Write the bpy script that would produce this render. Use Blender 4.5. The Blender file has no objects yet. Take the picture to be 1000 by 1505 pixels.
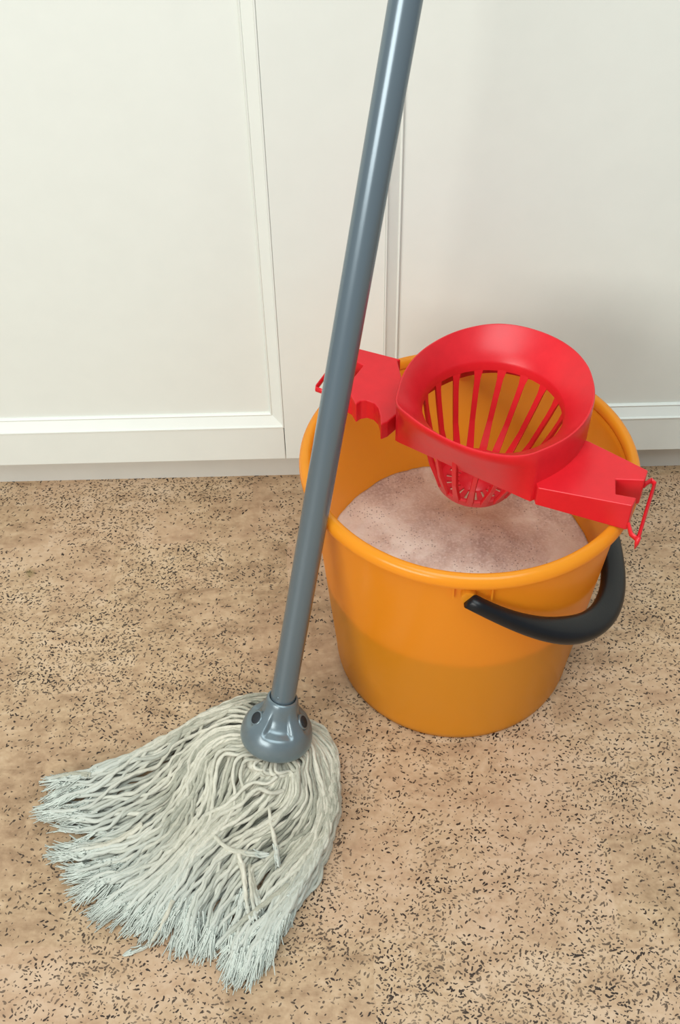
import bpy, bmesh, math, random
import numpy as np
from mathutils import Vector, Matrix

S = bpy.context.scene
COL = S.collection

# ------------------------------------------------------------------ camera
cam_d = bpy.data.cameras.new('camera')
cam = bpy.data.objects.new('camera', cam_d); COL.objects.link(cam)
S.camera = cam
cR = Vector((0.99970265, -0.01915433, -0.01509033))
cU = Vector((0.02424742, 0.71532184, 0.69837434))
cF = Vector((0.00258245, 0.69853258, -0.71557359))
cam.matrix_world = Matrix(((cR.x, cU.x, -cF.x, 0), (cR.y, cU.y, -cF.y, 0), (cR.z, cU.z, -cF.z, .8955), (0, 0, 0, 1)))
cam_d.sensor_fit = 'HORIZONTAL'; cam_d.sensor_width = 36; cam_d.lens = 36 * 1597.5 / 1000
cam_d.clip_start = .02

# ------------------------------------------------------------------ light
w = bpy.data.worlds.new('world'); S.world = w; w.use_nodes = True
bg = w.node_tree.nodes['Background']
bg.inputs[0].default_value = (.86, .93, 1.0, 1); bg.inputs[1].default_value = .38

def area(name, loc, target, size, power, color, spread=180):
    d = bpy.data.lights.new(name, 'AREA'); d.shape = 'RECTANGLE'; d.size, d.size_y = size
    d.energy = power; d.color = color; d.spread = math.radians(spread)
    o = bpy.data.objects.new(name, d); COL.objects.link(o); o.location = loc
    o.rotation_euler = (Vector(target) - Vector(loc)).to_track_quat('-Z', 'Y').to_euler()
    return o
area('window_light', (-1.9, -1.9, 1.65), (0, .7, .1), (1.8, 1.4), 74, (1, .965, .91))
area('ceiling_bounce', (.1, -.25, 2.35), (.1, .75, .2), (1.8, 1.4), 44, (.90, .985, .99))
S.view_settings.view_transform = 'Standard'; S.view_settings.look = 'None'
S.view_settings.gamma = 1; S.view_settings.use_curve_mapping = False
S.view_settings.exposure = -0.03

from mathutils.geometry import tessellate_polygon
# ------------------------------------------------------------------ helpers
def tag(o, label=None, cat=None, group=None, kind=None):
    if label: o['label'] = label
    if cat: o['category'] = cat
    if group: o['group'] = group
    if kind: o['kind'] = kind
    return o

def empty(name, loc=(0, 0, 0)):
    o = bpy.data.objects.new(name, None); COL.objects.link(o); o.location = loc
    o.empty_display_size = .02
    return o

def mesh_obj(name, verts, faces, mat, parent=None, smooth=True, origin=(0, 0, 0)):
    me = bpy.data.meshes.new(name)
    ox = Vector(origin)
    me.from_pydata([tuple(Vector(v) - ox) for v in verts], [], faces)
    me.validate(); me.update()
    return finish(name, me, mat, parent, smooth, origin)

def finish(name, me, mat, parent, smooth, origin=(0, 0, 0)):
    me.materials.append(mat)
    me.polygons.foreach_set('use_smooth', [smooth] * len(me.polygons))
    o = bpy.data.objects.new(name, me); COL.objects.link(o)
    if parent is not None:
        o.parent = parent
        pl = Vector((0, 0, 0)); q = parent
        while q is not None:
            pl += q.location; q = q.parent
        o.location = Vector(origin) - pl
    else:
        o.location = origin
    return o

def bm_obj(name, bm, mat, parent=None, smooth=True, origin=(0, 0, 0)):
    bmesh.ops.recalc_face_normals(bm, faces=bm.faces[:])
    me = bpy.data.meshes.new(name)
    bmesh.ops.translate(bm, verts=bm.verts[:], vec=-Vector(origin))
    bm.to_mesh(me); bm.free()
    return finish(name, me, mat, parent, smooth, origin)

def bevel(o, width, seg=2, angle=35):
    m = o.modifiers.new('bevel', 'BEVEL'); m.width = width; m.segments = seg
    m.limit_method = 'ANGLE'; m.angle_limit = math.radians(angle)
    m.harden_normals = False
    return o

def auto_smooth(o, deg=40):
    me = o.data
    me.polygons.foreach_set('use_smooth', [True] * len(me.polygons))
    bm = bmesh.new(); bm.from_mesh(me)
    for e in bm.edges:
        if len(e.link_faces) == 2 and e.calc_face_angle(0) > math.radians(deg): e.smooth = False
    bm.to_mesh(me); bm.free()
    return o

def box_bm(bm, lo, hi):
    vs = [bm.verts.new((x, y, z)) for z in (lo[2], hi[2]) for y in (lo[1], hi[1]) for x in (lo[0], hi[0])]
    for f in ((0, 2, 3, 1), (4, 5, 7, 6), (0, 1, 5, 4), (2, 6, 7, 3), (0, 4, 6, 2), (1, 3, 7, 5)):
        bm.faces.new([vs[i] for i in f])

def box(name, lo, hi, mat, parent=None, bev=0, seg=2):
    bm = bmesh.new(); box_bm(bm, lo, hi)
    o = bm_obj(name, bm, mat, parent, False, origin=((lo[0] + hi[0]) / 2, (lo[1] + hi[1]) / 2, lo[2]))
    if bev: bevel(o, bev, seg)
    return o

def lathe(profile, n=128, closed=False, M=None):
    """profile: list of (r, z). returns verts, faces"""
    V, F = [], []
    k = len(profile)
    for i in range(n):
        a = 2 * math.pi * i / n; ca, sa = math.cos(a), math.sin(a)
        for r, z in profile: V.append(Vector((r * ca, r * sa, z)))
    kk = k if closed else k - 1
    for i in range(n):
        j = (i + 1) % n
        for q in range(kk):
            a, b = q, (q + 1) % k
            F.append((i * k + a, j * k + a, j * k + b, i * k + b))
    if M is not None: V = [M @ v for v in V]
    return V, F

def tube(path, radii, n=12, cap=True, squash=None, up=Vector((0, 0, 1))):
    """swept tube with fixed up reference; radii: scalar or list of (ra, rb)"""
    V, F = [], []
    P = [Vector(p) for p in path]; m = len(P)
    for i in range(m):
        t = (P[min(i + 1, m - 1)] - P[max(i - 1, 0)]).normalized()
        s = t.cross(up)
        if s.length < 1e-4: s = t.cross(Vector((1, 0, 0)))
        s.normalize(); u = s.cross(t).normalized()
        r = radii[i] if isinstance(radii, list) else radii
        ra, rb = r if isinstance(r, (list, tuple)) else (r, r)
        for k in range(n):
            a = 2 * math.pi * k / n
            V.append(P[i] + s * ra * math.cos(a) + u * rb * math.sin(a))
    for i in range(m - 1):
        for k in range(n):
            k2 = (k + 1) % n
            F.append((i * n + k, i * n + k2, (i + 1) * n + k2, (i + 1) * n + k))
    if cap:
        F.append(tuple(range(n - 1, -1, -1))); F.append(tuple((m - 1) * n + k for k in range(n)))
    return V, F

def axis_matrix(p, d):
    q = Vector((0, 0, 1)).rotation_difference(Vector(d).normalized())
    return Matrix.Translation(Vector(p)) @ q.to_matrix().to_4x4()

# ------------------------------------------------------------------ materials
def mat_new(name, color=(.8, .8, .8), rough=.5, metallic=0, spec=.5):
    m = bpy.data.materials.new(name); m.use_nodes = True
    b = m.node_tree.nodes['Principled BSDF']
    b.inputs['Base Color'].default_value = (*color, 1); b.inputs['Roughness'].default_value = rough
    b.inputs['Metallic'].default_value = metallic; b.inputs['Specular IOR Level'].default_value = spec
    return m, m.node_tree, b

def N(nt, t, **kw):
    n = nt.nodes.new(t)
    for k, v in kw.items(): setattr(n, k, v)
    return n
def math_(nt, op, a, b=None, c=None, clamp=False):
    n = N(nt, 'ShaderNodeMath', operation=op); n.use_clamp = clamp
    for i, v in enumerate((a, b, c)):
        if v is None: continue
        if isinstance(v, (int, float)): n.inputs[i].default_value = v
        else: nt.links.new(v, n.inputs[i])
    return n.outputs[0]
def vmath(nt, op, a, b=None):
    n = N(nt, 'ShaderNodeVectorMath', operation=op)
    for i, v in enumerate((a, b)):
        if v is None: continue
        if isinstance(v, tuple): n.inputs[i].default_value = v
        else: nt.links.new(v, n.inputs[i])
    return n
def mixc(nt, fac, a, b, blend='MIX'):
    n = N(nt, 'ShaderNodeMix', data_type='RGBA', blend_type=blend)
    for i, v in ((0, fac), (6, a), (7, b)):
        if isinstance(v, (int, float)): n.inputs[i].default_value = v
        elif isinstance(v, tuple): n.inputs[i].default_value = (*v, 1)
        else: nt.links.new(v, n.inputs[i])
    return n.outputs[2]
def ramp(nt, fac, stops):
    n = N(nt, 'ShaderNodeValToRGB'); cr = n.color_ramp
    while len(cr.elements) > 1: cr.elements.remove(cr.elements[-1])
    for i, (p, c) in enumerate(stops):
        e = cr.elements[0] if i == 0 else cr.elements.new(p)
        e.position = p; e.color = (*c, 1) if isinstance(c, tuple) else (c, c, c, 1)
    nt.links.new(fac, n.inputs[0]); return n.outputs[0]
def noise(nt, vec, scale, detail=3, rough=.5, dist=0.):
    n = N(nt, 'ShaderNodeTexNoise'); n.inputs['Scale'].default_value = scale
    n.inputs['Detail'].default_value = detail; n.inputs['Roughness'].default_value = rough
    n.inputs['Distortion'].default_value = dist
    nt.links.new(vec, n.inputs['Vector']); return n
def objco(nt): return N(nt, 'ShaderNodeTexCoord').outputs['Object']
def bump(nt, b, h, strength, dist):
    n = N(nt, 'ShaderNodeBump'); n.inputs['Strength'].default_value = strength; n.inputs['Distance'].default_value = dist
    nt.links.new(h, n.inputs['Height']); nt.links.new(n.outputs[0], b.inputs['Normal'])

STAIN = (-0.4199, 0.6693, 0)          # small olive smear
# cork floor
def cork():
    m, nt, b = mat_new('cork_floor', rough=.42, spec=.35)
    co = objco(nt); L = nt.links
    geo = co
    sp = N(nt, 'ShaderNodeSeparateXYZ'); L.new(co, sp.inputs[0])
    # irregular veneer strips: per-cell random tone
    warp = noise(nt, co, 7, 2)
    wv = vmath(nt, 'SCALE', warp.outputs['Color']); wv.inputs[3].default_value = .02
    cw = vmath(nt, 'ADD', co, wv.outputs[0]).outputs[0]
    wrp2 = noise(nt, co, 60, 3); wv2 = vmath(nt, 'SCALE', wrp2.outputs['Color']); wv2.inputs[3].default_value = .006
    cw2 = vmath(nt, 'ADD', co, wv2.outputs[0]).outputs[0]
    def cells(sx, sy, off, wv_):
        s2 = N(nt, 'ShaderNodeSeparateXYZ'); L.new(wv_, s2.inputs[0])
        row = math_(nt, 'FLOOR', math_(nt, 'ADD', math_(nt, 'MULTIPLY', s2.outputs[1], sy), off))
        wn = N(nt, 'ShaderNodeTexWhiteNoise', noise_dimensions='1D'); L.new(row, wn.inputs['W'])
        colm = math_(nt, 'FLOOR', math_(nt, 'ADD', math_(nt, 'MULTIPLY', s2.outputs[0], sx), math_(nt, 'MULTIPLY', wn.outputs[0], 7.3)))
        cb = N(nt, 'ShaderNodeCombineXYZ'); L.new(row, cb.inputs[0]); L.new(colm, cb.inputs[1]); cb.inputs[2].default_value = off
        w2 = N(nt, 'ShaderNodeTexWhiteNoise', noise_dimensions='3D'); L.new(cb.outputs[0], w2.inputs['Vector'])
        return w2
    c1 = cells(8.5, 15.0, .37, cw2); c2 = cells(5.1, 11.0, .11, cw)
    n1 = noise(nt, co, 9, 5, .6); 
    st = N(nt, 'ShaderNodeMapping'); st.inputs['Scale'].default_value = (1, 2.6, 1); L.new(co, st.inputs[0])
    n2 = noise(nt, st.outputs[0], 22, 5, .62, .6)
    n3 = noise(nt, co, 160, 3, .6)
    tone = math_(nt, 'ADD', math_(nt, 'MULTIPLY', c1.outputs[0], .13), math_(nt, 'MULTIPLY', n2.outputs[0], .72))
    tone = math_(nt, 'ADD', tone, math_(nt, 'MULTIPLY', n3.outputs[0], .30))
    tone = math_(nt, 'ADD', tone, math_(nt, 'MULTIPLY', c2.outputs[0], .12))
    n4 = noise(nt, co, 75, 4, .65, .4)
    tone = math_(nt, 'ADD', tone, math_(nt, 'MULTIPLY', math_(nt, 'SUBTRACT', n4.outputs[0], .5), .42))
    base = ramp(nt, tone, [(.36, (.22, .135, .07)), (.52, (.37, .245, .14)), (.66, (.48, .335, .20)), (.86, (.60, .45, .30))])
    pink = ramp(nt, math_(nt, 'ADD', math_(nt, 'MULTIPLY', n1.outputs[0], .8), math_(nt, 'MULTIPLY', c2.outputs[0], .25)), [(.42, 0.), (.75, 1.)])
    base = mixc(nt, math_(nt, 'MULTIPLY', pink, .35), base, (.44, .25, .165))
    # specks : random oriented ellipses in voronoi cells
    def specks(scale, a, asp, keep, seed):
        mp = N(nt, 'ShaderNodeMapping'); mp.inputs['Location'].default_value = (seed, seed * 1.7, 0); L.new(co, mp.inputs[0])
        dn = noise(nt, mp.outputs[0], 260, 2); dv = vmath(nt, 'SCALE', dn.outputs['Color']); dv.inputs[3].default_value = .0022
        vv = vmath(nt, 'ADD', mp.outputs[0], dv.outputs[0]).outputs[0]
        fl = vmath(nt, 'MULTIPLY', vv, (1, 1, 0)).outputs[0]
        vo = N(nt, 'ShaderNodeTexVoronoi', voronoi_dimensions='2D'); vo.inputs['Scale'].default_value = scale; L.new(fl, vo.inputs['Vector'])
        d = vmath(nt, 'SUBTRACT', fl, vo.outputs['Position']).outputs[0]
        wn = N(nt, 'ShaderNodeTexWhiteNoise', noise_dimensions='2D'); L.new(vo.outputs['Position'], wn.inputs['Vector'])
        s = N(nt, 'ShaderNodeSeparateXYZ'); L.new(d, s.inputs[0]); cs = N(nt, 'ShaderNodeSeparateColor'); L.new(wn.outputs['Color'], cs.inputs[0])
        # mostly left-right lying dashes, some at any angle
        ang = math_(nt, 'MULTIPLY', math_(nt, 'SUBTRACT', cs.outputs[0], .42), 2.6)
        ca, sa = math_(nt, 'COSINE', ang), math_(nt, 'SINE', ang)
        x = math_(nt, 'ADD', math_(nt, 'MULTIPLY', s.outputs[0], ca), math_(nt, 'MULTIPLY', s.outputs[1], sa))
        y = math_(nt, 'SUBTRACT', math_(nt, 'MULTIPLY', s.outputs[1], ca), math_(nt, 'MULTIPLY', s.outputs[0], sa))
        sz = math_(nt, 'ADD', math_(nt, 'MULTIPLY', cs.outputs[1], .8), .45)
        r = math_(nt, 'SQRT', math_(nt, 'ADD', math_(nt, 'POWER', math_(nt, 'DIVIDE', x, a), 2), math_(nt, 'POWER', math_(nt, 'DIVIDE', y, a / asp), 2)))
        inside = math_(nt, 'MULTIPLY', math_(nt, 'SUBTRACT', sz, r), 6., clamp=True)
        # density varies by strip and by noise
        dens = math_(nt, 'ADD', math_(nt, 'MULTIPLY', c1.outputs[1] if False else c1.outputs[0], -.30), math_(nt, 'MULTIPLY', n1.outputs[0], .9))
        keepv = math_(nt, 'LESS_THAN', cs.outputs[2], math_(nt, 'ADD', math_(nt, 'MULTIPLY', math_(nt, 'SUBTRACT', .50, dens), 2.6), keep), clamp=True)
        return math_(nt, 'MULTIPLY', inside, keepv)
    s1 = specks(215, .0020, 2.6, .12, 0.0)
    s2 = specks(240, .0013, 1.8, .05, 3.1)
    s3 = specks(110, .0030, 3.0, -.58, 6.3)
    s = math_(nt, 'MAXIMUM', math_(nt, 'MAXIMUM', s1, s2), s3)
    fadev = noise(nt, co, 45, 2)
    s = math_(nt, 'MULTIPLY', s, ramp(nt, fadev.outputs[0], [(.3, .55), (.6, 1.)]))
    colr = mixc(nt, math_(nt, 'MULTIPLY', s, 1.0), base, (.030, .018, .012))
    sc_ = N(nt, 'ShaderNodeMapping'); sc_.vector_type = 'POINT'; L.new(cw2, sc_.inputs[0])
    dst = vmath(nt, 'DISTANCE', vmath(nt, 'MULTIPLY', cw2, (1.25, 1, 0)).outputs[0], STAIN).outputs['Value']
    sf = math_(nt, 'MULTIPLY', math_(nt, 'SUBTRACT', .0085, dst), 160, clamp=True)
    colr = mixc(nt, math_(nt, 'MULTIPLY', sf, .55), colr, (.16, .12, .035))
    L.new(colr, b.inputs['Base Color'])
    bump(nt, b, math_(nt, 'SUBTRACT', math_(nt, 'MULTIPLY', n3.outputs[0], .3), s), .25, .0004)
    return m

def plain(name, color, rough=.5, spec=.5, metallic=0, var=.06, vscale=30, bstr=0., bscale=400, bdist=.0002, coat=0):
    m, nt, b = mat_new(name, color, rough, metallic, spec)
    co = objco(nt); n = noise(nt, co, vscale, 4, .6)
    f = ramp(nt, n.outputs[0], [(.3, 1 - var), (.7, 1 + var)])
    c = mixc(nt, 1., color, f, 'MULTIPLY'); nt.links.new(c, b.inputs['Base Color'])
    r = math_(nt, 'ADD', math_(nt, 'MULTIPLY', n.outputs[0], .12), rough - .06); nt.links.new(r, b.inputs['Roughness'])
    if bstr:
        n2 = noise(nt, co, bscale, 2); bump(nt, b, n2.outputs[0], bstr, bdist)
    if coat: b.inputs['Coat Weight'].default_value = coat; b.inputs['Coat Roughness'].default_value = .15
    return m

M_cork = cork()
M_white = plain('white_paint', (.735, .76, .70), .38, .4, var=.012, bstr=.12, bscale=260)
M_plinth = plain('plinth_shaded_white', (.62, .615, .56), .5, .3, var=.02)  # white paint darkened to hold the shade beneath the overhanging frame
M_red = plain('red_plastic', (.64, .014, .022), .33, .4, var=.05, vscale=60, bstr=.15, bscale=900)
M_black = plain('black_plastic', (.006, .007, .009), .36, .3, var=.1, bstr=.2, bscale=500)
M_pole = plain('grey_painted_metal', (.145, .19, .22), .24, .6, metallic=.45, var=.015, vscale=6)
M_sock = plain('grey_pearl_plastic', (.16, .205, .225), .30, .5, metallic=.4, var=.05, vscale=80, bstr=.1, bscale=900)
M_dark = plain('hollow_shade', (.02, .025, .03), .6, .3)  # near-black colour painted in for the shade inside gaps and holes

def translucent_plastic():
    m, nt, b = mat_new('orange_translucent_plastic', (.93, .34, .03), .20, 0, .6)
    L = nt.links; co = objco(nt); n = noise(nt, co, 14, 3)
    c = mixc(nt, n.outputs[0], (.97, .42, .022), (.98, .44, .028)); L.new(c, b.inputs['Base Color'])
    tr = N(nt, 'ShaderNodeBsdfTranslucent'); tr.inputs[0].default_value = (1.0, .66, .20, 1)
    mx = N(nt, 'ShaderNodeMixShader'); mx.inputs[0].default_value = .54
    L.new(b.outputs[0], mx.inputs[1]); L.new(tr.outputs[0], mx.inputs[2])
    L.new(mx.outputs[0], nt.nodes['Material Output'].inputs['Surface'])
    n2 = noise(nt, co, 500, 2); bump(nt, b, n2.outputs[0], .06, .0002)
    return m
M_bucket = translucent_plastic()

def suds():
    m, nt, b = mat_new('soap_suds', rough=.35, spec=.4)
    L = nt.links; co = objco(nt)
    n1 = noise(nt, co, 16, 5, .6, .4); n2 = noise(nt, co, 420, 2); n3 = noise(nt, co, 26, 3)
    c = ramp(nt, n1.outputs[0], [(.36, (.48, .37, .32)), (.5, (.66, .56, .48)), (.62, (.82, .78, .69))])
    vo = N(nt, 'ShaderNodeTexVoronoi'); vo.inputs['Scale'].default_value = 430; L.new(co, vo.inputs['Vector'])
    vc = N(nt, 'ShaderNodeSeparateColor'); L.new(vo.outputs['Color'], vc.inputs[0])
    dot = math_(nt, 'MULTIPLY', math_(nt, 'LESS_THAN', vo.outputs['Distance'], .34), math_(nt, 'GREATER_THAN', math_(nt, 'ADD', vc.outputs[0], math_(nt, 'MULTIPLY', math_(nt, 'SUBTRACT', n3.outputs[0], .5), 1.9)), .86))
    c = mixc(nt, math_(nt, 'MULTIPLY', dot, .55), c, (.16, .11, .10))
    c = mixc(nt, ramp(nt, n2.outputs[0], [(.45, 0.), (.7, .45)]), c, (.86, .80, .75))
    L.new(c, b.inputs['Base Color'])
    bump(nt, b, math_(nt, 'SUBTRACT', n2.outputs[0], math_(nt, 'MULTIPLY', dot, .6)), .5, .0006)
    return m
M_suds = suds()
def water():
    m, nt, b = mat_new('murky_water', (.09, .08, .05), .1, 0, .5)
    co = objco(nt); n = noise(nt, co, 12, 3); nt.links.new(mixc(nt, n.outputs[0], (.07, .065, .035), (.10, .09, .05)), b.inputs['Base Color'])
    return m
M_water = water()

def yarn_mat(name, frayed=False):
    m, nt, b = mat_new(name, rough=.92, spec=.15)
    L = nt.links; co = objco(nt)
    n1 = noise(nt, co, 22, 3); n2 = noise(nt, co, 320, 3, .7); n3 = noise(nt, co, 1400, 2)
    oi = N(nt, 'ShaderNodeObjectInfo')
    tone = math_(nt, 'ADD', math_(nt, 'MULTIPLY', n1.outputs[0], .45), math_(nt, 'MULTIPLY', n2.outputs[0], .35))
    tone = math_(nt, 'ADD', tone, math_(nt, 'MULTIPLY', oi.outputs['Random'], .32))
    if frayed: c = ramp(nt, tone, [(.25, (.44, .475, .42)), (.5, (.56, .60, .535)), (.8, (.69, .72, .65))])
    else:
        c = ramp(nt, tone, [(.26, (.21, .215, .165)), (.5, (.42, .41, .325)), (.78, (.66, .63, .52))])  # random tone range widened to carry highlights and crevice shade
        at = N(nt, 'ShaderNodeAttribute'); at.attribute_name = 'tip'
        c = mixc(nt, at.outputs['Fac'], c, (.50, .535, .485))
    L.new(c, b.inputs['Base Color'])
    bump(nt, b, math_(nt, 'ADD', n3.outputs[0], n2.outputs[0]), .5, .0005)
    b.inputs['Sheen Weight'].default_value = .2
    return m
M_yarn = yarn_mat('cotton_yarn'); M_fray = yarn_mat('frayed_cotton', True)

# ------------------------------------------------------------------ setting
floor = box('floor', (-1.6, -1.2, -.02), (1.6, 1.45, 0), M_cork)
tag(floor, 'speckled cork floor in warm tan with small dark flecks', 'floor', kind='structure')

YF, YP, YR = .910, .9382, .9195          # frame face, plinth face, recessed panel face
ZB = .0523; ZR = .0995                   # bottom of the frame, top of the bottom rail
cab = empty('cabinet', (0, YP, 0))
tag(cab, 'white painted cabinet front with recessed panels standing behind the mop and bucket', 'cabinet')
tall = 1.40
XS0, XS1 = -.0565, .0526                 # stile
MW = .0152                               # moulding width
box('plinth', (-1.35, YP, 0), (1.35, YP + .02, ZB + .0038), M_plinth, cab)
box('carcass', (-1.35, YF + .020, ZB + .004), (1.35, YP + .36, tall), M_white, cab)
box('stile', (XS0, YF, ZB), (XS1, YF + .020, tall - .002), M_white, cab, .0007)
XL0, XR1 = -1.2, 1.2
box('stile', (XL0 - .10, YF, ZB), (XL0, YF + .02, tall - .002), M_white, cab, .0007)
box('stile', (XR1, YF, ZB), (XR1 + .10, YF + .02, tall - .002), M_white, cab, .0007)
g = .0007
box('bottom_rail', (XL0 + g, YF, ZB), (XS0 - g, YF + .020, ZR), M_white, cab, .0007)
box('bottom_rail', (XS1 + g, YF, ZB), (XR1 - g, YF + .020, ZR), M_white, cab, .0007)
box('top_rail', (XL0 + g, YF, tall - .06), (XS0 - g, YF + .020, tall - .002), M_white, cab, .0007)
box('top_rail', (XS1 + g, YF, tall - .06), (XR1 - g, YF + .020, tall - .002), M_white, cab, .0007)
box('panel', (XL0, YR, ZR), (XS0, YR + .004, tall - .06), M_white, cab)
box('panel', (XS1, YR, ZR), (XR1, YR + .004, tall - .06), M_white, cab)
box('cabinet_top', (-1.36, YF - .01, tall), (1.36, YP + .36, tall + .025), M_white, cab, .002)

def moulding(name, p0, p1, inward):
    """mitred sloping strip with a fine bead on each edge; p0->p1 along the frame edge, inward = direction into the panel"""
    p0, p1, iw = Vector(p0), Vector(p1), Vector(inward)
    al = (p1 - p0).normalized()
    prof = [(0, -.0003), (.0004, -.0009), (.0014, -.0008), (.0020, .0006), (.0022, .0014), (.0126, .0070), (.0131, .0062), (.0140, .0060), (.0149, .0072), (MW, .0094)]
    V, F = [], []
    for e, p in ((1, p0), (-1, p1)):
        for (q, dy) in prof:
            v = p + iw * q + al * (e * q); v = Vector((v.x, YF + dy, v.z)); V.append(v)
        v = p + iw * MW + al * e * MW; V.append(Vector((v.x, YF + .0105, v.z)))
        V.append(Vector((p.x, YF + .0105, p.z)))
    k = len(prof) + 2
    for i in range(k):
        j = (i + 1) % k; F.append((i, j, k + j, k + i))
    F.append(tuple(range(k))); F.append(tuple(range(2 * k - 1, k - 1, -1)))
    bm = bmesh.new(); vs = [bm.verts.new(v) for v in V]
    for f in F: bm.faces.new([vs[i] for i in f])
    o = bm_obj(name, bm, M_white, cab, False, origin=tuple(p0)); auto_smooth(o, 30)
    return o
zt = tall - .06
for x0, x1 in ((XL0, XS0), (XS1, XR1)):
    moulding('panel_moulding', (x0, YF, ZR), (x1, YF, ZR), (0, 0, 1))
    moulding('panel_moulding', (x0, YF, zt), (x1, YF, zt), (0, 0, -1))
    moulding('panel_moulding', (x0, YF, ZR), (x0, YF, zt), (1, 0, 0))
    moulding('panel_moulding', (x1, YF, ZR), (x1, YF, zt), (-1, 0, 0))

# ------------------------------------------------------------------ bucket
BX, BY, H = .11343, .68201, .2667
RB, RT = .1165, .1375
bucket = empty('bucket', (BX, BY, 0))
tag(bucket, 'orange-yellow plastic bucket half full of suds with a black handle', 'bucket')
def rw(z): return RB + (RT - RB) * max(0, z - .012) / (.262 - .012)
O = (BX, BY, 0)
prof = [(0.0005, .004), (.099, .004), (.104, .0022), (.1080, .0004), (.1120, .0006), (.1148, .0032), (.1160, .0075), (RB + .0002, .012)]
prof += [(rw(z), z) for z in np.linspace(.02, .258, 26)]
prof += [(rw(z) - .0018, z) for z in np.linspace(.258, .012, 27)]
prof += [(.1125, .0075), (.1095, .0062), (0.0005, .0062)]
V, F = lathe(prof, 160)
V = [v + Vector(O) for v in V]
body = mesh_obj('bucket_body', V, F, M_bucket, bucket, True, origin=O)
# rolled rim
t = np.linspace(0, math.pi, 15)
rp = [(RT - .0022, H - .0105), (RT - .0024, H - .0075)]
rp += [(.1352, H - .0045), (.1358, H - .0018), (.1374, H - .0004), (.1392, H), (.1415, H - .0007), (.1436, H - .0024), (.1448, H - .005), (.1452, H - .008), (.1449, H - .0110), (.1438, H - .0123),
       (.1428, H - .0118), (.1424, H - .009), (.1412, H - .0052), (.1392, H - .0038), (.1378, H - .0052), (RT + .0003, H - .0105)]
V, F = lathe(rp, 192, closed=True); V = [v + Vector(O) for v in V]
mesh_obj('rim', V, F, M_bucket, bucket, True, origin=O)

# lugs + handle
S_, PHI, AZ, EX, RHO, ZP = .1714, .6128, -1.6599, .8768, .1440, -.0247
ax = Vector((math.cos(AZ), math.sin(AZ), 0)); dn = Vector((-ax.y * math.cos(PHI), ax.x * math.cos(PHI), -math.sin(PHI)))
piv = Vector((BX, BY, H + ZP))
for s in (1, -1):
    # boss on the wall with two small side webs
    p = piv + ax * s * (RT - .004); q = piv + ax * s * (.1425)
    V, F = tube([p, q], .0062, 20); lug = mesh_obj('handle_lug', V, F, M_bucket, bucket, True, origin=tuple(p)); auto_smooth(lug)
    sd = Vector((-ax.y, ax.x, 0))
    for k in (-.012, .018):
        bm = bmesh.new(); box_bm(bm, (-.0008, -.0007, -.006), (.0036, .0007, .013))
        o = bm_obj('lug_web', bm, M_bucket, bucket, False)
        a = math.atan2(ax.y * s, ax.x * s) + k / .137 * 1.0
        o.location = (math.cos(a) * .1355, math.sin(a) * .1355, H + ZP); o.rotation_euler = (0, 0, a)
path, rad = [], []
for i in range(73):
    tt = math.pi * i / 72; c_, s_ = math.cos(tt), math.sin(tt)
    path.append(piv + ax * RHO * math.copysign(abs(c_) ** EX, c_) + dn * S_ * s_ ** EX)
    g_ = min(1, min(i, 72 - i) / 15.)
    rad.append((.0058 + .0066 * g_ * g_ * (3 - 2 * g_), .0050 + .0010 * g_))
# cross section: broad strap, wide side across the swing plane
nrm = ax.cross(dn).normalized()
V, F = [], []
n = 20
for i, P_ in enumerate(path):
    tg = (path[min(i + 1, 72)] - path[max(i - 1, 0)]).normalized()
    side = tg.cross(nrm).normalized()                      # in plane, pointing out of the loop
    ra, rb = rad[i]
    for k in range(n):
        a = 2 * math.pi * k / n
        ca, sa = math.cos(a), math.sin(a)
        V.append(P_ + side * ra * math.copysign(abs(ca) ** .75, ca) + nrm * rb * 1.25 * math.copysign(abs(sa) ** .75, sa))
for i in range(72):
    for k in range(n):
        k2 = (k + 1) % n; F.append((i * n + k, i * n + k2, (i + 1) * n + k2, (i + 1) * n + k))
F.append(tuple(range(n))[::-1]); F.append(tuple(72 * n + k for k in range(n)))
hd = mesh_obj('handle', V, F, M_black, bucket, True, origin=tuple(piv)); hd['label'] = 'black plastic carrying handle hanging down on the right'

# water and suds
ZW = .133
wat = empty('soapy_water', (BX, BY, .0064))
tag(wat, 'soapy water with pinkish white suds inside the orange bucket', 'water')
V, F = lathe([(.0003, .0066), (.1070, .0066), (.1110, .009)] + [(rw(z) - .0022, z) for z in np.linspace(.014, ZW - .0032, 12)] + [(.0003, ZW - .0032)], 96)
mesh_obj('water', [v + Vector(O) for v in V], F, M_water, wat, False, origin=(BX, BY, .0064))
rng = random.Random(5)
bm = bmesh.new(); nr, na = 44, 128; rows = []
from mathutils import noise as mn
for i in range(nr + 1):
    r = (rw(ZW) - .0021) * (i / nr) ** .8; row = []
    for j in range(na):
        a = 2 * math.pi * j / na; x, y = r * math.cos(a), r * math.sin(a)
        z = ZW + .0020 * mn.noise(Vector((x * 25, y * 25, .3))) + .0011 * mn.noise(Vector((x * 110, y * 110, 2.3))) + (.0015 * max(0, (i / nr) - .93) / .07)
        row.append(bm.verts.new((BX + x, BY + y, z)))
        if i == 0: break
    rows.append(row)
for j in range(na): bm.faces.new((rows[0][0], rows[1][j], rows[1][(j + 1) % na]))
for i in range(1, nr):
    for j in range(na):
        bm.faces.new((rows[i][j], rows[i + 1][j], rows[i + 1][(j + 1) % na], rows[i][(j + 1) % na]))
low = [bm.verts.new((BX + (rw(ZW - .0030) - .0022) * math.cos(2 * math.pi * j / na), BY + (rw(ZW - .0030) - .0022) * math.sin(2 * math.pi * j / na), ZW - .0030)) for j in range(na)]
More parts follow.
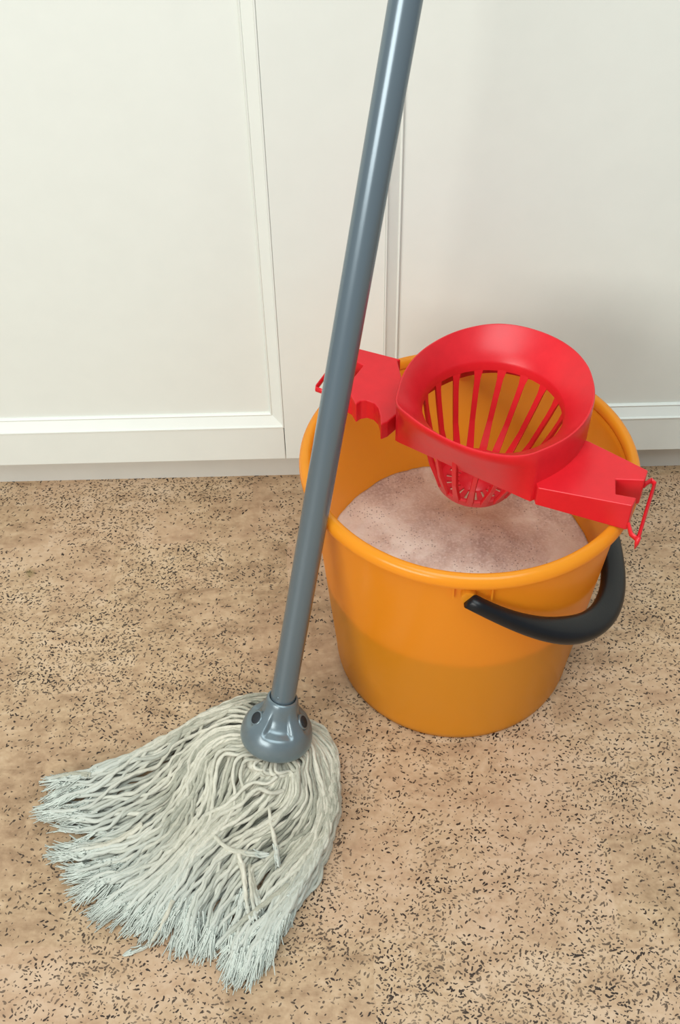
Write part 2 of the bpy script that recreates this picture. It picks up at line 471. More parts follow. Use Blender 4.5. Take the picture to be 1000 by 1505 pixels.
for j in range(na): bm.faces.new((rows[nr][j], low[j], low[(j + 1) % na], rows[nr][(j + 1) % na]))
bm.faces.new(low)
sd_ = bm_obj('suds', bm, M_suds, wat, True, origin=(BX, BY, ZW - .0030)); sd_['label'] = 'pinkish white soap suds with fine bubbles'; sd_['kind'] = 'stuff'

# ------------------------------------------------------------------ wringer
wr = empty('mop_wringer', (BX, BY, H))
tag(wr, 'red plastic mop wringer clipped across the rim of the orange bucket', 'wringer')
RC = (.0205, .0225)                       # ring centre, relative to the bucket
cre = [(0, .0825), (15, .0845), (34, .0865), (57, .0870), (80, .0862), (104, .0805), (126, .0765), (147, .0760), (167, .0778), (182, .0815), (195, .0868), (206, .0840), (216, .0822), (228, .0815), (241, .0826), (253, .0850), (264, .0875), (273, .0893), (281, .0892), (289, .0870), (298, .0855), (314, .0838), (336, .0822), (360, .0825)]
def rcre(a):
    a %= 360
    xs = [c[0] for c in cre]; ys = [c[1] for c in cre]
    k = max(i for i in range(len(xs)) if xs[i] <= a); k = min(k, len(xs) - 2)
    p1, p2 = ys[k], ys[k + 1]; p0 = ys[k - 1] if k > 0 else ys[-2]; p3 = ys[k + 2] if k + 2 < len(ys) else ys[1]
    t = (a - xs[k]) / (xs[k + 1] - xs[k])
    return .5 * (2 * p1 + (p2 - p0) * t + (2 * p0 - 5 * p1 + 4 * p2 - p3) * t * t + (3 * p1 - p0 - 3 * p2 + p3) * t ** 3)
L0, L1 = Vector((-.0690, .0197)), Vector((.0470, -.0655))      # lower edge of the front wall
def rbot(a):
    d = Vector((math.cos(math.radians(a)), math.sin(math.radians(a))))
    n_ = Vector((L1.y - L0.y, L0.x - L1.x)); den = d.dot(n_)
    r = (L0 - Vector(RC)).dot(n_) / den if abs(den) > 1e-6 else 9
    if 181 < a % 360 < 288 and r > 0: return min(r, rcre(a))
    return rcre(a) - .0008
NA = 144
ringV, ringF = [], []
secs = []
for i in range(NA):
    a = 360 * i / NA; ar = math.radians(a); rc = rcre(a); rb = rbot(a); rb = min(rb, rc)
    sm = lambda lo, hi, t: lo + (hi - lo) * t
    # inner lip, funnel face, rounded crest, outer wall, underside back in
    ri = .0600
    pts = [(ri - .0006, .0225), (ri, .0300), (ri + .0012, .0325)]
    pts += [(sm(ri + .0012, rc - .0034, t), .0325 + (.0205) * (t ** .85)) for t in (.33, .66, 1)]
    pts += [(rc - .0018, .0547), (rc - .0006, .0545), (rc, .0530)]
    pts += [(sm(rc, rb, t), sm(.0530, .0012, t)) for t in (.25, .5, .75, 1)]
    pts += [(rb - .0022, .0012)] + [(sm(rc, rb, t) - .0024, sm(.0530, .0012, t) - (0 if t > .1 else .0012)) for t in (.75, .5, .25, .06)]
    pts += [(sm(ri + .0012, rc - .0034, t), .0300 + .0205 * (t ** .85)) for t in (.66, .33)] + [(ri + .0021, .0290), (ri + .0016, .0225)]
    secs.append(len(pts))
    for r, z in pts:
        ringV.append(Vector((BX + RC[0] + r * math.cos(ar), BY + RC[1] + r * math.sin(ar), H + z)))
k = secs[0]
for i in range(NA):
    j = (i + 1) % NA
    for q in range(k):
        q2 = (q + 1) % k; ringF.append((i * k + q, j * k + q, j * k + q2, i * k + q2))
ro = mesh_obj('funnel_ring', ringV, ringF, M_red, wr, True, origin=(BX + RC[0], BY + RC[1], H))
auto_smooth(ro, 50)

def arm(outline, name='arm'):
    """outline: (x, y, ztop) relative to the bucket centre, z relative to the rim"""
    bm = bmesh.new()
    def zt(x, y):                            # flat top that rises gently towards the hooked end
        u_ = abs((x - .009) * .823 - (y - .018) * .568); return .0172 + (u_ - .055) * .115
    top = [bm.verts.new((BX + x, BY + y, H + zt(x, y))) for x, y, z in outline]
    bot = [bm.verts.new((BX + x, BY + y, H + .0006)) for x, y, z in outline]
    m_ = len(outline)
    for a_, b_, c_ in tessellate_polygon([[Vector((x, y, 0)) for x, y, z in outline]]):
        bm.faces.new((top[a_], top[b_], top[c_])); bm.faces.new((bot[c_], bot[b_], bot[a_]))
    for i in range(m_):
        j = (i + 1) % m_; bm.faces.new((top[i], bot[i], bot[j], top[j]))
    o = bm_obj(name, bm, M_red, wr, False, origin=(BX + outline[0][0], BY + outline[0][1], H))
    bevel(o, .0011, 3, 30)
    return o
armR = arm([(.046, -.048, .017), (.0470, -.0660, .0172), (.1149, -.0967, .0265), (.1199, -.0879, .0268), (.1053, -.0814, .0250), (.1087, -.0639, .0250), (.1304, -.0685, .0268), (.1357, -.0570, .0268), (.0975, -.0140, .0180), (.088, -.006, .0172)])
armL = arm([(-.050, .050, .0175), (-.056, .099, .0180), (-.0525, .1010, .0180), (-.0925, .1135, .0268), (-.1015, .1010, .0268), (-.0868, .0905, .0250), (-.0965, .0730, .0250), (-.1125, .0850, .0268), (-.1215, .0720, .0268), (-.0985, .0500, .0262), (-.0950, .0400, .0258),
            (-.0905, .0445, .0250), (-.0850, .0455, .0240), (-.0795, .0425, .0225), (-.0758, .0365, .0212), (-.0745, .0270, .0200), (-.0745, .0165, .0185), (-.0685, .0200, .0180), (-.060, .030, .0175)])
def clip(pts, par, r=(.0015, .0030)):
    P_ = [Vector((BX + x, BY + y, H + z)) for x, y, z in pts]
    V, F = tube(P_, r, 8)
    o = mesh_obj('clip', V, F, M_red, par, True, origin=tuple(P_[0])); auto_smooth(o, 50)
clip([(.1325, -.0640, .0180), (.1395, -.0575, .0165), (.1425, -.0590, .0150), (.1418, -.0615, .0135), (.1318, -.0840, .0095), (.1218, -.1070, .0055), (.1203, -.1090, .003), (.1160, -.1050, .0050), (.1155, -.0960, .0070)], armR)
V, F = tube([Vector((BX + .1208, BY - .1090, H + .006)), Vector((BX + .1206, BY - .1096, H - .001)), Vector((BX + .1200, BY - .1100, H - .007))], [(.0022, .0030), (.0018, .0022), (.0003, .0004)], 8)
mesh_obj('clip_tip', V, F, M_red, armR, True, origin=(BX + .1208, BY - .1090, H + .006))
clip([(-.0985, .1090, .0170), (-.1050, .1160, .0160), (-.1090, .1145, .0150), (-.1195, .0960, .0120), (-.1290, .0800, .0095), (-.1295, .0775, .009), (-.1230, .0730, .0095), (-.1190, .0740, .0100)], armL)

# basket : ribs and slotted base
NRB = 18; zb = -.057; rbase = .0325
C3 = Vector((BX + RC[0], BY + RC[1], H))
SHX, SHY = -.0085, .0                    # the basket hangs a little askew
def shear(v):
    t = max(0, (.0255 - v.z) / (.0255 - zb)); return Vector((v.x + SHX * t, v.y + SHY * t, v.z))
for i in range(NRB):
    a = 2 * math.pi * (i + .72) / NRB
    st_ = [(.0612, .0255, .0046, .0012), (.0604, .0215, .0040, .0014), (.0590, .0150, .0029, .0016), (.0560, .0040, .0027, .0017), (.0470, -.0240, .0026, .0017), (.0372, -.0460, .0036, .0017), (.0345, zb + .004, .0034, .0017)]
    V, F = [], []
    Rz = Matrix.Rotation(a, 3, 'Z')
    for r, z, hw, ht in st_:
        V += [C3 + shear(Rz @ v) for v in (Vector((r - ht, -hw, z)), Vector((r - ht, hw, z)), Vector((r + ht, hw * .75, z)), Vector((r + ht, -hw * .75, z)))]
    for q in range(len(st_) - 1):
        for e in range(4):
            e2 = (e + 1) % 4; F.append((q * 4 + e, q * 4 + e2, q * 4 + 4 + e2, q * 4 + 4 + e))
    F += [(3, 2, 1, 0), tuple(len(V) - 4 + e for e in range(4))]
    bevel(mesh_obj('rib', V, F, M_red, wr, False, origin=tuple(V[0])), .0004, 2)
CB = C3 + Vector((SHX, SHY, 0))
V, F = lathe([(rbase - .0065, zb - .0005), (rbase + .0008, zb - .0005), (rbase + .0022, zb + .0015), (rbase + .0034, zb + .0075), (rbase + .0012, zb + .0078), (rbase - .0010, zb + .0022), (rbase - .0065, zb + .0018)], 72, closed=True)
o = mesh_obj('basket_base', [v + CB for v in V], F, M_red, wr, True, origin=tuple(CB + Vector((0, 0, zb)))); auto_smooth(o, 40)
V, F = lathe([(.0002, zb - .0005), (.0145, zb - .0005), (.0152, zb + .0006), (.0145, zb + .002), (.0002, zb + .002)], 40)
mesh_obj('hub', [v + CB for v in V], F, M_red, wr, True, origin=tuple(CB + Vector((0, 0, zb))))
sp_ = None
for i in range(NRB):
    a = 2 * math.pi * (i + .72) / NRB
    if sp_ is None:
        bm = bmesh.new(); vs = [bm.verts.new(p) for p in ((.009, -.0012, zb - .0003), (.027, -.0029, zb - .0003), (.027, .0029, zb - .0003), (.009, .0012, zb - .0003), (.009, -.0012, zb + .0018), (.027, -.0029, zb + .0018), (.027, .0029, zb + .0018), (.009, .0012, zb + .0018))]
        for f in ((0, 1, 2, 3), (7, 6, 5, 4), (0, 4, 5, 1), (1, 5, 6, 2), (2, 6, 7, 3), (3, 7, 4, 0)): bm.faces.new([vs[q] for q in f])
        sp_ = bm_obj('spoke', bm, M_red, None, False); o = sp_
    else: o = sp_.copy(); COL.objects.link(o)
    o.parent = wr; o.location = (RC[0] + SHX, RC[1] + SHY, 0); o.rotation_euler = (0, 0, a)

# ------------------------------------------------------------------ mop
PB = Vector((-.05259, .55188, .09345)); PD = Vector((.18168, .26997, .94557)).normalized()
LS = .0450                                 # length of the socket below the visible pole end
SB = PB - PD * LS                          # centre of the dome's lower edge
mop = empty('mop', (SB.x, SB.y, 0))
tag(mop, 'grey-handled string mop standing on the cork floor and leaning on the orange bucket', 'mop')
# pole
topL = 1.30
prof = [(.0002, -.006), (.0109, -.006), (.0110, -.005), (.0110, topL - .004), (.0100, topL), (.0002, topL)]
M4 = axis_matrix(PB, PD)
V, F = lathe(prof, 48, M=M4); po = mesh_obj('pole', V, F, M_pole, mop, True, origin=tuple(PB)); auto_smooth(po, 40)
V, F = lathe([(.0002, topL + .018), (.006, topL + .0165), (.0105, topL + .012), (.0125, topL + .004), (.0125, topL - .04), (.0112, topL - .04)], 40, M=M4)
mesh_obj('end_cap', V, F, M_sock, mop, True, origin=tuple(PB + PD * topL))
# small rivet and crimp dots on the pole end
tocam = (Vector((0, 0, .8955)) - PB).normalized()
side = tocam - PD * tocam.dot(PD); side.normalize(); lat = PD.cross(side).normalized()
for ang, hgt, rr in ((-.38, .0105, .0012),):
    dd = (side * math.cos(ang) + lat * math.sin(ang)).normalized(); q = PB + PD * hgt + dd * .0106
    V, F = lathe([(.0001, .0010), (rr * .7, .0008), (rr, 0.0), (rr, -.0004)], 14, M=axis_matrix(q, dd)); mesh_obj('rivet', V, F, M_sock, po, True, origin=tuple(q))
# socket : one lathe modulated around the axis : neck, concave shoulder with four buttresses, dome
Lv = [(-.0070, .0113, 0), (-.0005, .0113, 0), (.0040, .0114, 0), (.0048, .0120, 0), (.0046, .0131, 0), (.0030, .0140, 0), (-.0020, .0151, .0), (-.0070, .0168, .25), (-.0110, .0190, .6), (-.0145, .0218, .95), (-.0178, .0246, 1.2), (-.0200, .0264, 1.15), (-.0216, .0277, .55), (-.0230, .0286, .1),
      (-.0270, .0305, 0), (-.0320, .0319, 0), (-.0370, .0325, 0), (-.0415, .0322, 0), (-.0448, .0309, 0), (-.0458, .0290, 0), (-.0440, .0278, 0), (-.0400, .0272, 0), (-.0400, .0004, 0)]
Lv2 = []
for i in range(len(Lv) - 1):
    Lv2.append(Lv[i])
    if 5 <= i <= 17:
        a_, b_ = Lv[i], Lv[i + 1]; Lv2.append(tuple((a_[q] + b_[q]) / 2 for q in range(3)))
Lv2.append(Lv[-1])
NS = 144; V, F = [], []
Mx = Matrix(((lat.x, side.x, PD.x, PB.x), (lat.y, side.y, PD.y, PB.y), (lat.z, side.z, PD.z, PB.z), (0, 0, 0, 1)))
for i in range(NS):
    a = 2 * math.pi * i / NS
    # scallops between buttresses; a=90deg faces the viewer side
    ph = ((a - math.radians(90) - math.radians(-4)) / (2 * math.pi) * 4) % 1
    w_ = abs(ph - .5) * 2                    # 1 in the middle of a scallop, 0 on a buttress
    sc = min(1, max(0, (w_ - .30) / .20)); sc = sc * sc * (3 - 2 * sc)
    for z, r, mfac in Lv2:
        rr = r - mfac * .0042 * sc
        V.append(Mx @ Vector((rr * math.cos(a), rr * math.sin(a), z)))
k = len(Lv2)
for i in range(NS):
    j = (i + 1) % NS
    for q in range(k - 1): F.append((i * k + q, i * k + q + 1, j * k + q + 1, j * k + q))
so = mesh_obj('socket', V, F, M_sock, mop, True, origin=tuple(SB)); so['label'] = 'grey plastic socket with flared domed skirt'
auto_smooth(so, 55)
# dark ring and discs painted as shade in pole gap and screw holes
V, F = lathe([(.0107, .0032), (.0121, .0036), (.0121, .0025), (.0107, .0025)], 40, closed=True, M=Mx)
mesh_obj('gap_shade', V, F, M_dark, so, True, origin=tuple(PB))
for angd, zz, rr_ in ((153, -.0155, .0222), (12, -.0155, .0222)):
    a = math.radians(angd); dl = Vector((math.cos(a) * .80, math.sin(a) * .80, .60)).normalized()
    pl_ = Vector((rr_ * math.cos(a), rr_ * math.sin(a), zz))
    Mh = axis_matrix(Mx @ pl_, (Mx.to_3x3() @ dl))
    Vh, Fh = lathe([(.0001, .0004), (.0054, .0004), (.0056, .0007), (.0062, .0007), (.0070, .0000), (.0072, -.005)], 24, M=Mh)
    hb = mesh_obj('hole_collar', Vh, Fh, M_sock, so, True, origin=tuple(Mx @ pl_)); auto_smooth(hb, 60)
    Vh, Fh = lathe([(.0001, .0006), (.0056, .0006), (.0057, .0002)], 24, M=Mh)
    mesh_obj('hole_shade', Vh, Fh, M_dark, so, True, origin=tuple(Mx @ pl_))

# yarns -------------------------------------------------------------
GUIDES = [[(-0.0503,0.5834),(-0.0499,0.6066),(-0.0776,0.6128),(-0.106,0.6011),(-0.1323,0.585),(-0.1577,0.5675),(-0.1841,0.5516),(-0.2112,0.5369),(-0.2405,0.5273),(-0.2706,0.5298)],
  [(-0.0728,0.5802),(-0.0885,0.5973),(-0.1124,0.5928),(-0.1341,0.5812),(-0.1543,0.5671),(-0.1748,0.5533),(-0.1957,0.5403),(-0.2179,0.5295),(-0.2413,0.5228),(-0.2658,0.5198)],
  [(-0.0886,0.5731),(-0.1088,0.5808),(-0.1299,0.5709),(-0.1478,0.5554),(-0.1655,0.5396),(-0.1843,0.5255),(-0.206,0.5161),(-0.2282,0.5081),(-0.2513,0.5027),(-0.2744,0.4973)],
  [(-0.0925,0.5583),(-0.1144,0.5644),(-0.1328,0.5533),(-0.1448,0.533),(-0.1561,0.5122),(-0.1748,0.4985),(-0.1957,0.4881),(-0.2183,0.4811),(-0.2411,0.4846),(-0.264,0.4903)],
  [(-0.0909,0.551),(-0.1139,0.5553),(-0.1312,0.5425),(-0.1396,0.52),(-0.1471,0.4971),(-0.1635,0.4805),(-0.1824,0.4657),(-0.2054,0.459),(-0.2288,0.4546),(-0.2526,0.4579)],
  [(-0.0869,0.5443),(-0.1099,0.5494),(-0.1275,0.5382),(-0.1325,0.5152),(-0.1415,0.4937),(-0.1546,0.4738),(-0.1718,0.4574),(-0.1892,0.4411),(-0.2114,0.4357),(-0.2352,0.4336)],
  [(-0.0817,0.5399),(-0.105,0.5415),(-0.1217,0.5295),(-0.1264,0.5067),(-0.1336,0.4847),(-0.1445,0.464),(-0.1603,0.4469),(-0.1773,0.4307),(-0.1985,0.4215),(-0.2206,0.4137)],
  [(-0.0753,0.5361),(-0.0944,0.5304),(-0.1046,0.512),(-0.1139,0.4927),(-0.1242,0.4738),(-0.1351,0.4553),(-0.1487,0.4388),(-0.1633,0.423),(-0.1798,0.4093),(-0.197,0.3965)],
  [(-0.0702,0.5338),(-0.061,0.5141),(-0.0766,0.5021),(-0.0963,0.4928),(-0.1104,0.4765),(-0.1239,0.4595),(-0.1362,0.4415),(-0.1486,0.4236),(-0.1623,0.4068),(-0.1763,0.3902)],
  [(-0.0652,0.5322),(-0.0537,0.5139),(-0.0617,0.4967),(-0.0805,0.4853),(-0.0995,0.4745),(-0.1147,0.4587),(-0.1294,0.4425),(-0.1398,0.4232),(-0.1503,0.4039),(-0.1616,0.3852)],
  [(-0.0577,0.532),(-0.0441,0.5144),(-0.0469,0.4937),(-0.0636,0.4789),(-0.082,0.4663),(-0.1002,0.4536),(-0.1135,0.4357),(-0.1252,0.4168),(-0.1343,0.3965),(-0.1398,0.3749)],
  [(-0.0497,0.5339),(-0.0362,0.516),(-0.0341,0.4942),(-0.0462,0.4764),(-0.0627,0.4613),(-0.0808,0.4481),(-0.0955,0.4314),(-0.1077,0.4126),(-0.117,0.3922),(-0.1227,0.3705)],
  [(-0.0422,0.5387),(-0.0283,0.5196),(-0.0243,0.4971),(-0.0301,0.4752),(-0.0429,0.4555),(-0.0605,0.4396),(-0.0765,0.4224),(-0.0911,0.4037),(-0.1012,0.3824),(-0.1092,0.3602)],
  [(-0.036,0.5443),(-0.0206,0.5245),(-0.0163,0.5007),(-0.0205,0.4765),(-0.031,0.4538),(-0.0459,0.4336),(-0.0608,0.4134),(-0.0754,0.393),(-0.0883,0.3714),(-0.0958,0.3478)],
  [(-0.0322,0.5515),(-0.0147,0.5319),(-0.011,0.5068),(-0.0139,0.481),(-0.0218,0.4559),(-0.0354,0.4335),(-0.0496,0.4114),(-0.0643,0.3895),(-0.0778,0.367),(-0.089,0.3433)],
  [(-0.0303,0.5602),(-0.0105,0.5421),(-0.0079,0.5158),(-0.0101,0.4892),(-0.0158,0.463),(-0.0271,0.4386),(-0.0399,0.415),(-0.0553,0.393),(-0.0693,0.37),(-0.0809,0.3458)],
  [(-0.0329,0.5707),(-0.013,0.5542),(-0.0063,0.5285),(-0.008,0.5019),(-0.0128,0.4758),(-0.0205,0.4504),(-0.0331,0.4269),(-0.0464,0.4038),(-0.0604,0.3812),(-0.0702,0.3564)],
  [(-0.0406,0.5793),(-0.0192,0.5658),(-0.0098,0.541),(-0.0078,0.5142),(-0.0102,0.4876),(-0.0163,0.4616),(-0.0256,0.4363),(-0.0382,0.4126),(-0.051,0.389),(-0.0621,0.3645)]]
R_ = np.random.RandomState(11)
G = np.array(GUIDES)                       # (guides, points, xy)
NGD, NPT = G.shape[:2]
def cr(a, u):                              # catmull-rom over the first axis
    n_ = len(a); u = np.clip(u, 0, n_ - 1.0001); k_ = int(u); t = u - k_
    p1, p2 = a[k_], a[k_ + 1]; p0 = a[k_ - 1] if k_ > 0 else 2 * p1 - p2; p3 = a[k_ + 2] if k_ + 2 < n_ else 2 * p2 - p1
    return .5 * (2 * p1 + (p2 - p0) * t + (2 * p0 - 5 * p1 + 4 * p2 - p3) * t * t + (3 * p1 - p0 - 3 * p2 + p3) * t ** 3)
GS = .0010; X0, Y0 = -.36, .28; NX, NY = 420, 380
hf = np.zeros((NX, NY))
def resample(P_, step):
    d_ = np.sqrt((np.diff(P_, axis=0) ** 2).sum(1)); s_ = np.r_[0, np.cumsum(d_)]
    m_ = max(8, int(s_[-1] / step)); t_ = np.linspace(0, s_[-1], m_)
    return np.stack([np.interp(t_, s_, P_[:, q]) for q in range(P_.shape[1])], 1), s_[-1]
def smooth1(v, n_, it):
    for _ in range(it):
        w_ = v.copy(); w_[1:-1] = (v[:-2] + v[2:]) * .25 + v[1:-1] * .5; v = w_
    return v
YR_ = .0021
foot = [(i, j) for i in range(-3, 4) for j in range(-3, 4) if (i * i + j * j) ** .5 * GS <= .0021]
def lay(xy, z0, r=YR_, press=.86):
    """drape a strand over what already lies there, then add it to the height field"""
    ix = np.clip(((xy[:, 0] - X0) / GS).astype(int), 4, NX - 5); iy = np.clip(((xy[:, 1] - Y0) / GS).astype(int), 4, NY - 5)
    sup = np.max([hf[ix + i, iy + j] for i, j in foot], axis=0)
    z = np.maximum(sup * press, 0) + r
    for _ in range(5): z = np.maximum(z - .0004, smooth1(z, 0, 3))
    z = smooth1(z, 0, 6)
    if z0 is not None: z = np.maximum(z, z0)
    z = np.maximum(z, r)
    for i, j in foot:
        hh = z + (max(0, r * r - (i * i + j * j) * GS * GS)) ** .5 * .8
        np.maximum.at(hf, (ix + i, iy + j), hh)
    return z
yarns, fray_on = [], []
NYARN = 236
NU = 130                                    # flattened strands underneath, hardly seen
order = np.r_[-1000 - R_.permutation(NU), -np.arange(1, 21), R_.permutation(NYARN)]
clumps = np.sort(np.linspace(.3, NGD - 1.4, 19) + R_.randn(19) * .18)
for n_i, oi_ in enumerate(order):
    lay_t = max(0, n_i - 20 - NU) / NYARN                     # 0 bottom layer ... 1 top layer
    u = (((oi_ + .5) / NYARN) ** 1.12) * (NGD - 1) if oi_ >= 0 else (6.0 + 4.2 * (-oi_ / 20) if oi_ > -1000 else (-oi_ - 1000 + .5) / NU * (NGD - 1))
    under = oi_ <= -1000
    u0 = u + R_.randn() * .25; u1 = u + R_.randn() * (.9 if lay_t < .75 else .55)
    cl_ = clumps[np.argmin(abs(clumps - u1))]; u1 = u1 + (cl_ - u1) * .30
    mid = R_.randn() * (.15 + .35 * lay_t)
    pts = []
    for q in range(NPT):
        f_ = q / (NPT - 1); uu = u0 + (u1 - u0) * f_ ** 1.4 + mid * math.sin(math.pi * f_) ** 2
        uu = min(max(uu, .02), NGD - 1.02)
        pts.append(cr(G[:, q], uu))
    pts = np.array(pts)
    # start under the dome
    c0 = np.array([SB.x, SB.y]); dv = pts[0] - c0; dl_ = np.linalg.norm(dv)
    st0 = c0 + dv / dl_ * .017
    st1 = c0 + dv / dl_ * (.030 + .002 * R_.rand())
    pts = np.vstack([st0, st1, pts[1:]])
    dense = np.array([cr(pts, t_) for t_ in np.linspace(0, len(pts) - 1.001, 90)])
    P2, Ltot = resample(dense, .0020)
    ln = 1 + .05 * R_.randn() - .07 * R_.rand()
    if ln < 1: P2 = P2[:max(20, int(len(P2) * ln))]
    m_ = len(P2); s_ = np.arange(m_) * .0020
    tg = np.gradient(P2, axis=0); tg /= np.linalg.norm(tg, axis=1)[:, None] + 1e-9
    nr_ = np.stack([-tg[:, 1], tg[:, 0]], 1)
    grow = np.clip((s_ - .03) / .06, 0, 1)
    wob = sum(R_.randn() * am * np.sin(s_ / wl * 2 * math.pi + R_.rand() * 6.28) for am, wl in ((.0022, .16), (.0018, .075), (.0011, .036), (.0004, .018)))
    P2 = P2 + nr_ * (wob * grow)[:, None]
    rootz = .0455 - .0015 - .0085 * (1 - lay_t) + (dv / dl_ @ np.array([PD.x, PD.y])) * -.004
    e_ = np.clip(s_ / (.052 + .018 * lay_t), 0, 1)
    z0 = rootz * (1 - e_ ** 1.9) + .002
    z0 = np.where(e_ < 1, z0, 0)
    if under: P2, z0 = P2[: int(len(P2) * .93)], z0[: int(len(P2) * .93)]
    z = lay(P2, z0, press=.45 if under else .86)
    yarns.append(np.column_stack([P2, z])); fray_on.append(0 if under else 1)
# strays lying on top and across : control points in the world
stray = [
 [(-.0665, .4860), (-.0645, .4700), (-.0600, .4520), (-.0575, .4330)],
 [(-.0930, .4450), (-.0880, .4290), (-.0860, .4130), (-.0900, .3980)],
 [(-.0700, .4410), (-.0800, .4330), (-.0760, .4130), (-.0700, .3950)],
 [(-.0480, .4150), (-.0700, .3980), (-.0950, .3800), (-.1080, .3700)],
 [(-.1450, .4050), (-.1520, .3900), (-.1640, .3760), (-.1850, .3670)],
 [(-.2300, .5250), (-.2450, .5280), (-.2580, .5270), (-.2700, .5290)],
 [(-.1130, .4600), (-.1010, .4500), (-.0870, .4470), (-.0650, .4450)],
 [(-.0830, .4380), (-.0810, .4200), (-.0780, .4000), (-.0740, .3850)],
 [(-.1800, .4800), (-.2000, .4650), (-.2150, .4600), (-.2400, .4580)],
]
for c_ in stray:
    for rep in range(1 if c_[0][0] in (-.1450,) else 2):
        a_ = np.array(c_) + R_.randn(2) * .002 * rep
        dense = np.array([cr(a_, t_) for t_ in np.linspace(0, len(a_) - 1.001, 60)])
        P2, _ = resample(dense, .002); z = lay(P2, None)
        yarns.append(np.column_stack([P2, z])); fray_on.append(2)
# small curled loops on the fold below the socket, left of the front
LOOPS = [[(-0.0721, 0.5282), (-0.082, 0.527), (-0.0942, 0.5246), (-0.0992, 0.5136), (-0.0972, 0.4978), (-0.1006, 0.4813)],
         [(-0.0671, 0.5266), (-0.0768, 0.5213), (-0.0879, 0.5216), (-0.0924, 0.512), (-0.0894, 0.4997), (-0.0935, 0.4844)],
         [(-0.0861, 0.5371), (-0.099, 0.5346), (-0.1114, 0.535), (-0.1188, 0.5239), (-0.1198, 0.5019), (-0.1252, 0.4754)],
         [(-0.0835, 0.5342), (-0.0944, 0.5288), (-0.1081, 0.5313), (-0.1149, 0.521), (-0.1172, 0.4984), (-0.1203, 0.472)],
         [(-0.0593, 0.507), (-0.0671, 0.5017), (-0.0811, 0.5035), (-0.0941, 0.4971), (-0.1087, 0.4881), (-0.1233, 0.4819)],
         [(-0.0543, 0.5), (-0.0639, 0.4949), (-0.0773, 0.498), (-0.0908, 0.4889), (-0.1055, 0.484), (-0.1197, 0.472)]]
for q_ in LOOPS:
    a_ = np.array(q_)
    # carry on from the loop along the nearest strand course down to the fringe
    best = min(((np.hypot(*(cr(G[:, k_], u_) - a_[-1])), u_, k_) for u_ in np.linspace(2, 9, 29) for k_ in range(3, 7)))
    tail = [cr(G[:, k_], best[1]) + R_.randn(2) * .001 for k_ in range(best[2] + 1, NPT)]
    a_ = np.vstack([a_] + tail)
    dense = np.array([cr(a_, t_) for t_ in np.linspace(0, len(a_) - 1.001, 140)])
    P2, _ = resample(dense, .002); m_ = len(P2)
    z = lay(P2, None)
    z = smooth1(z + .009 * np.exp(-((np.arange(m_) * .002 - .024) / .016) ** 2), 0, 8)
    yarns.append(np.column_stack([P2, z])); fray_on.append(1)

yroot = mop
def yarn_mesh(P3, r=YR_):
    P3 = P3.copy()
    for q in range(3): P3[:, q] = smooth1(P3[:, q], 0, 2)
    m_ = len(P3); K = 8
    T = np.gradient(P3, axis=0); T /= np.linalg.norm(T, axis=1)[:, None] + 1e-9
    Sd = np.cross(T, np.array([0, 0, 1.])); Sd /= np.linalg.norm(Sd, axis=1)[:, None] + 1e-9
    Up = np.cross(Sd, T)
    s_ = np.arange(m_) * .002; tw = s_ / .0135 * 2 * math.pi + R_.rand() * 6
    f_ = np.arange(m_) / (m_ - 1)
    ang = np.arange(K) / K * 2 * math.pi
    tipw = np.clip((f_ - .92) / .08, 0, 1) * 1.5
    rad_ = r * (.93 + .10 * np.sin(s_ / .021 + R_.rand() * 6)) * (1 - .45 * tipw)
    rr_ = rad_[:, None] * (.90 + .17 * np.cos(2 * (ang[None, :] - tw[:, None] * .5)))
    V_ = P3[:, None, :] + Sd[:, None, :] * (rr_ * np.cos(ang))[:, :, None] + Up[:, None, :] * (rr_ * np.sin(ang))[:, :, None] 
    V_[:, :, 2] = np.maximum(V_[:, :, 2], .0001)
    V_ = V_.reshape(-1, 3)
    i_ = np.arange(m_ - 1)[:, None] * K; k_ = np.arange(K)[None, :]; k2 = (k_ + 1) % K
    Fq = np.stack([i_ + k_, i_ + k2, i_ + K + k2, i_ + K + k_], -1).reshape(-1, 4)
    return V_, Fq, np.repeat(np.clip((f_ - .55) / .42, 0, 1) * .85, K)
def quick_mesh(name, V_, Fq):
    me = bpy.data.meshes.new(name); me.vertices.add(len(V_)); me.vertices.foreach_set('co', V_.astype(np.float32).ravel())
    me.loops.add(Fq.size); me.loops.foreach_set('vertex_index', Fq.astype(np.int32).ravel())
    me.polygons.add(len(Fq)); me.polygons.foreach_set('loop_start', np.arange(0, Fq.size, 4, dtype=np.int32))
    me.update(calc_edges=True); me.validate(); return me
FV, FF, fo = [], [], 0
UV, UF, uo, UT = [], [], 0, []
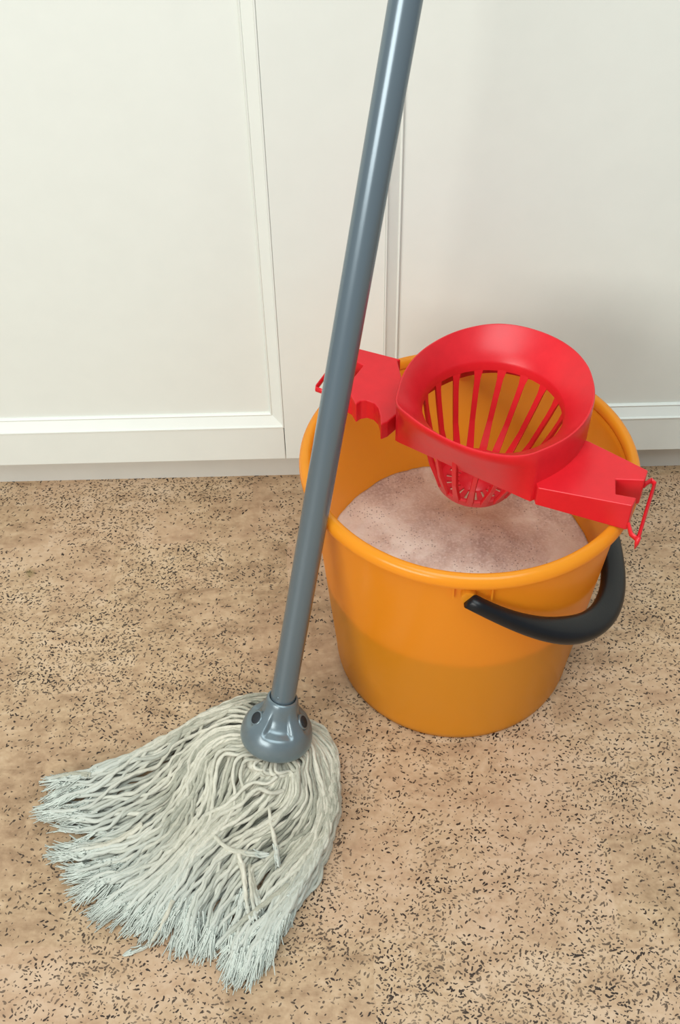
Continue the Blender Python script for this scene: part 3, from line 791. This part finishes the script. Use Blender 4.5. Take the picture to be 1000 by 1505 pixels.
for Yi, fr_on in zip(yarns, fray_on):
    V_, Fq, tip = yarn_mesh(Yi)
    if fr_on == 0:
        UV.append(V_); UF.append(Fq + uo); UT.append(tip); uo += len(V_); continue
    o0 = Yi[0]
    me = quick_mesh('yarn', V_ - o0, Fq)
    at = me.attributes.new('tip', 'FLOAT', 'POINT'); at.data.foreach_set('value', tip.astype(np.float32))
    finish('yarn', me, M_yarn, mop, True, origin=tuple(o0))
    # frayed end : fine fibres fanning out past the tip
    e_ = Yi[-1]; dr = Yi[-1] - Yi[-6]; dr[2] = 0; dr /= np.linalg.norm(dr) + 1e-9; sdv = np.array([-dr[1], dr[0], 0])
    b_ = Yi[max(0, len(Yi) - 13)]
    for q in range(22 if fr_on == 1 else 9):
        L_ = (.008 + .011 * R_.rand()) * (1 if fr_on == 1 else .6); sp = R_.randn() * .13; n_ = 7
        off = sdv * R_.randn() * .0013
        t_ = np.linspace(0, 1, n_)[:, None]
        st_ = b_ + (e_ - b_) * (.15 + .75 * R_.rand()) + off + np.array([0, 0, .0006 * R_.randn()])
        P3 = st_ + dr * L_ * t_ + sdv * (sp * L_ * t_ ** 1.6 + .0005 * R_.randn() * np.sin(t_ * 4))
        P3[:, 2] = np.maximum(st_[2] * (1 - .35 * t_[:, 0]) + .0012 * R_.rand(), .0006)
        T = np.gradient(P3, axis=0); T /= np.linalg.norm(T, axis=1)[:, None] + 1e-9
        Sd = np.cross(T, [0, 0, 1.]); Up = np.cross(Sd, T); w_ = (.00105 * (1 - .6 * t_))
        ring = [Sd * w_, (-.5 * Sd + .866 * Up) * w_, (-.5 * Sd - .866 * Up) * w_]
        V_ = np.stack([P3 + r_ for r_ in ring], 1).reshape(-1, 3); V_[:, 2] = np.maximum(V_[:, 2], .00008)
        i_ = np.arange(n_ - 1)[:, None] * 3; k_ = np.arange(3)[None, :]; k2 = (k_ + 1) % 3
        FF.append(np.stack([i_ + k_, i_ + k2, i_ + 3 + k2, i_ + 3 + k_], -1).reshape(-1, 4) + fo); FV.append(V_); fo += len(V_)
FV = np.vstack(FV); FF = np.vstack(FF); o0 = np.array([-.15, .42, 0.])
me = quick_mesh('frayed_ends', FV - o0, FF)
fr = finish('frayed_ends', me, M_fray, mop, True, origin=tuple(o0)); fr['kind'] = 'stuff'; fr['label'] = 'pale frayed fibres at the ends of the mop yarns'
me = quick_mesh('inner_yarns', np.vstack(UV) - o0, np.vstack(UF))
at = me.attributes.new('tip', 'FLOAT', 'POINT'); at.data.foreach_set('value', np.concatenate(UT).astype(np.float32))
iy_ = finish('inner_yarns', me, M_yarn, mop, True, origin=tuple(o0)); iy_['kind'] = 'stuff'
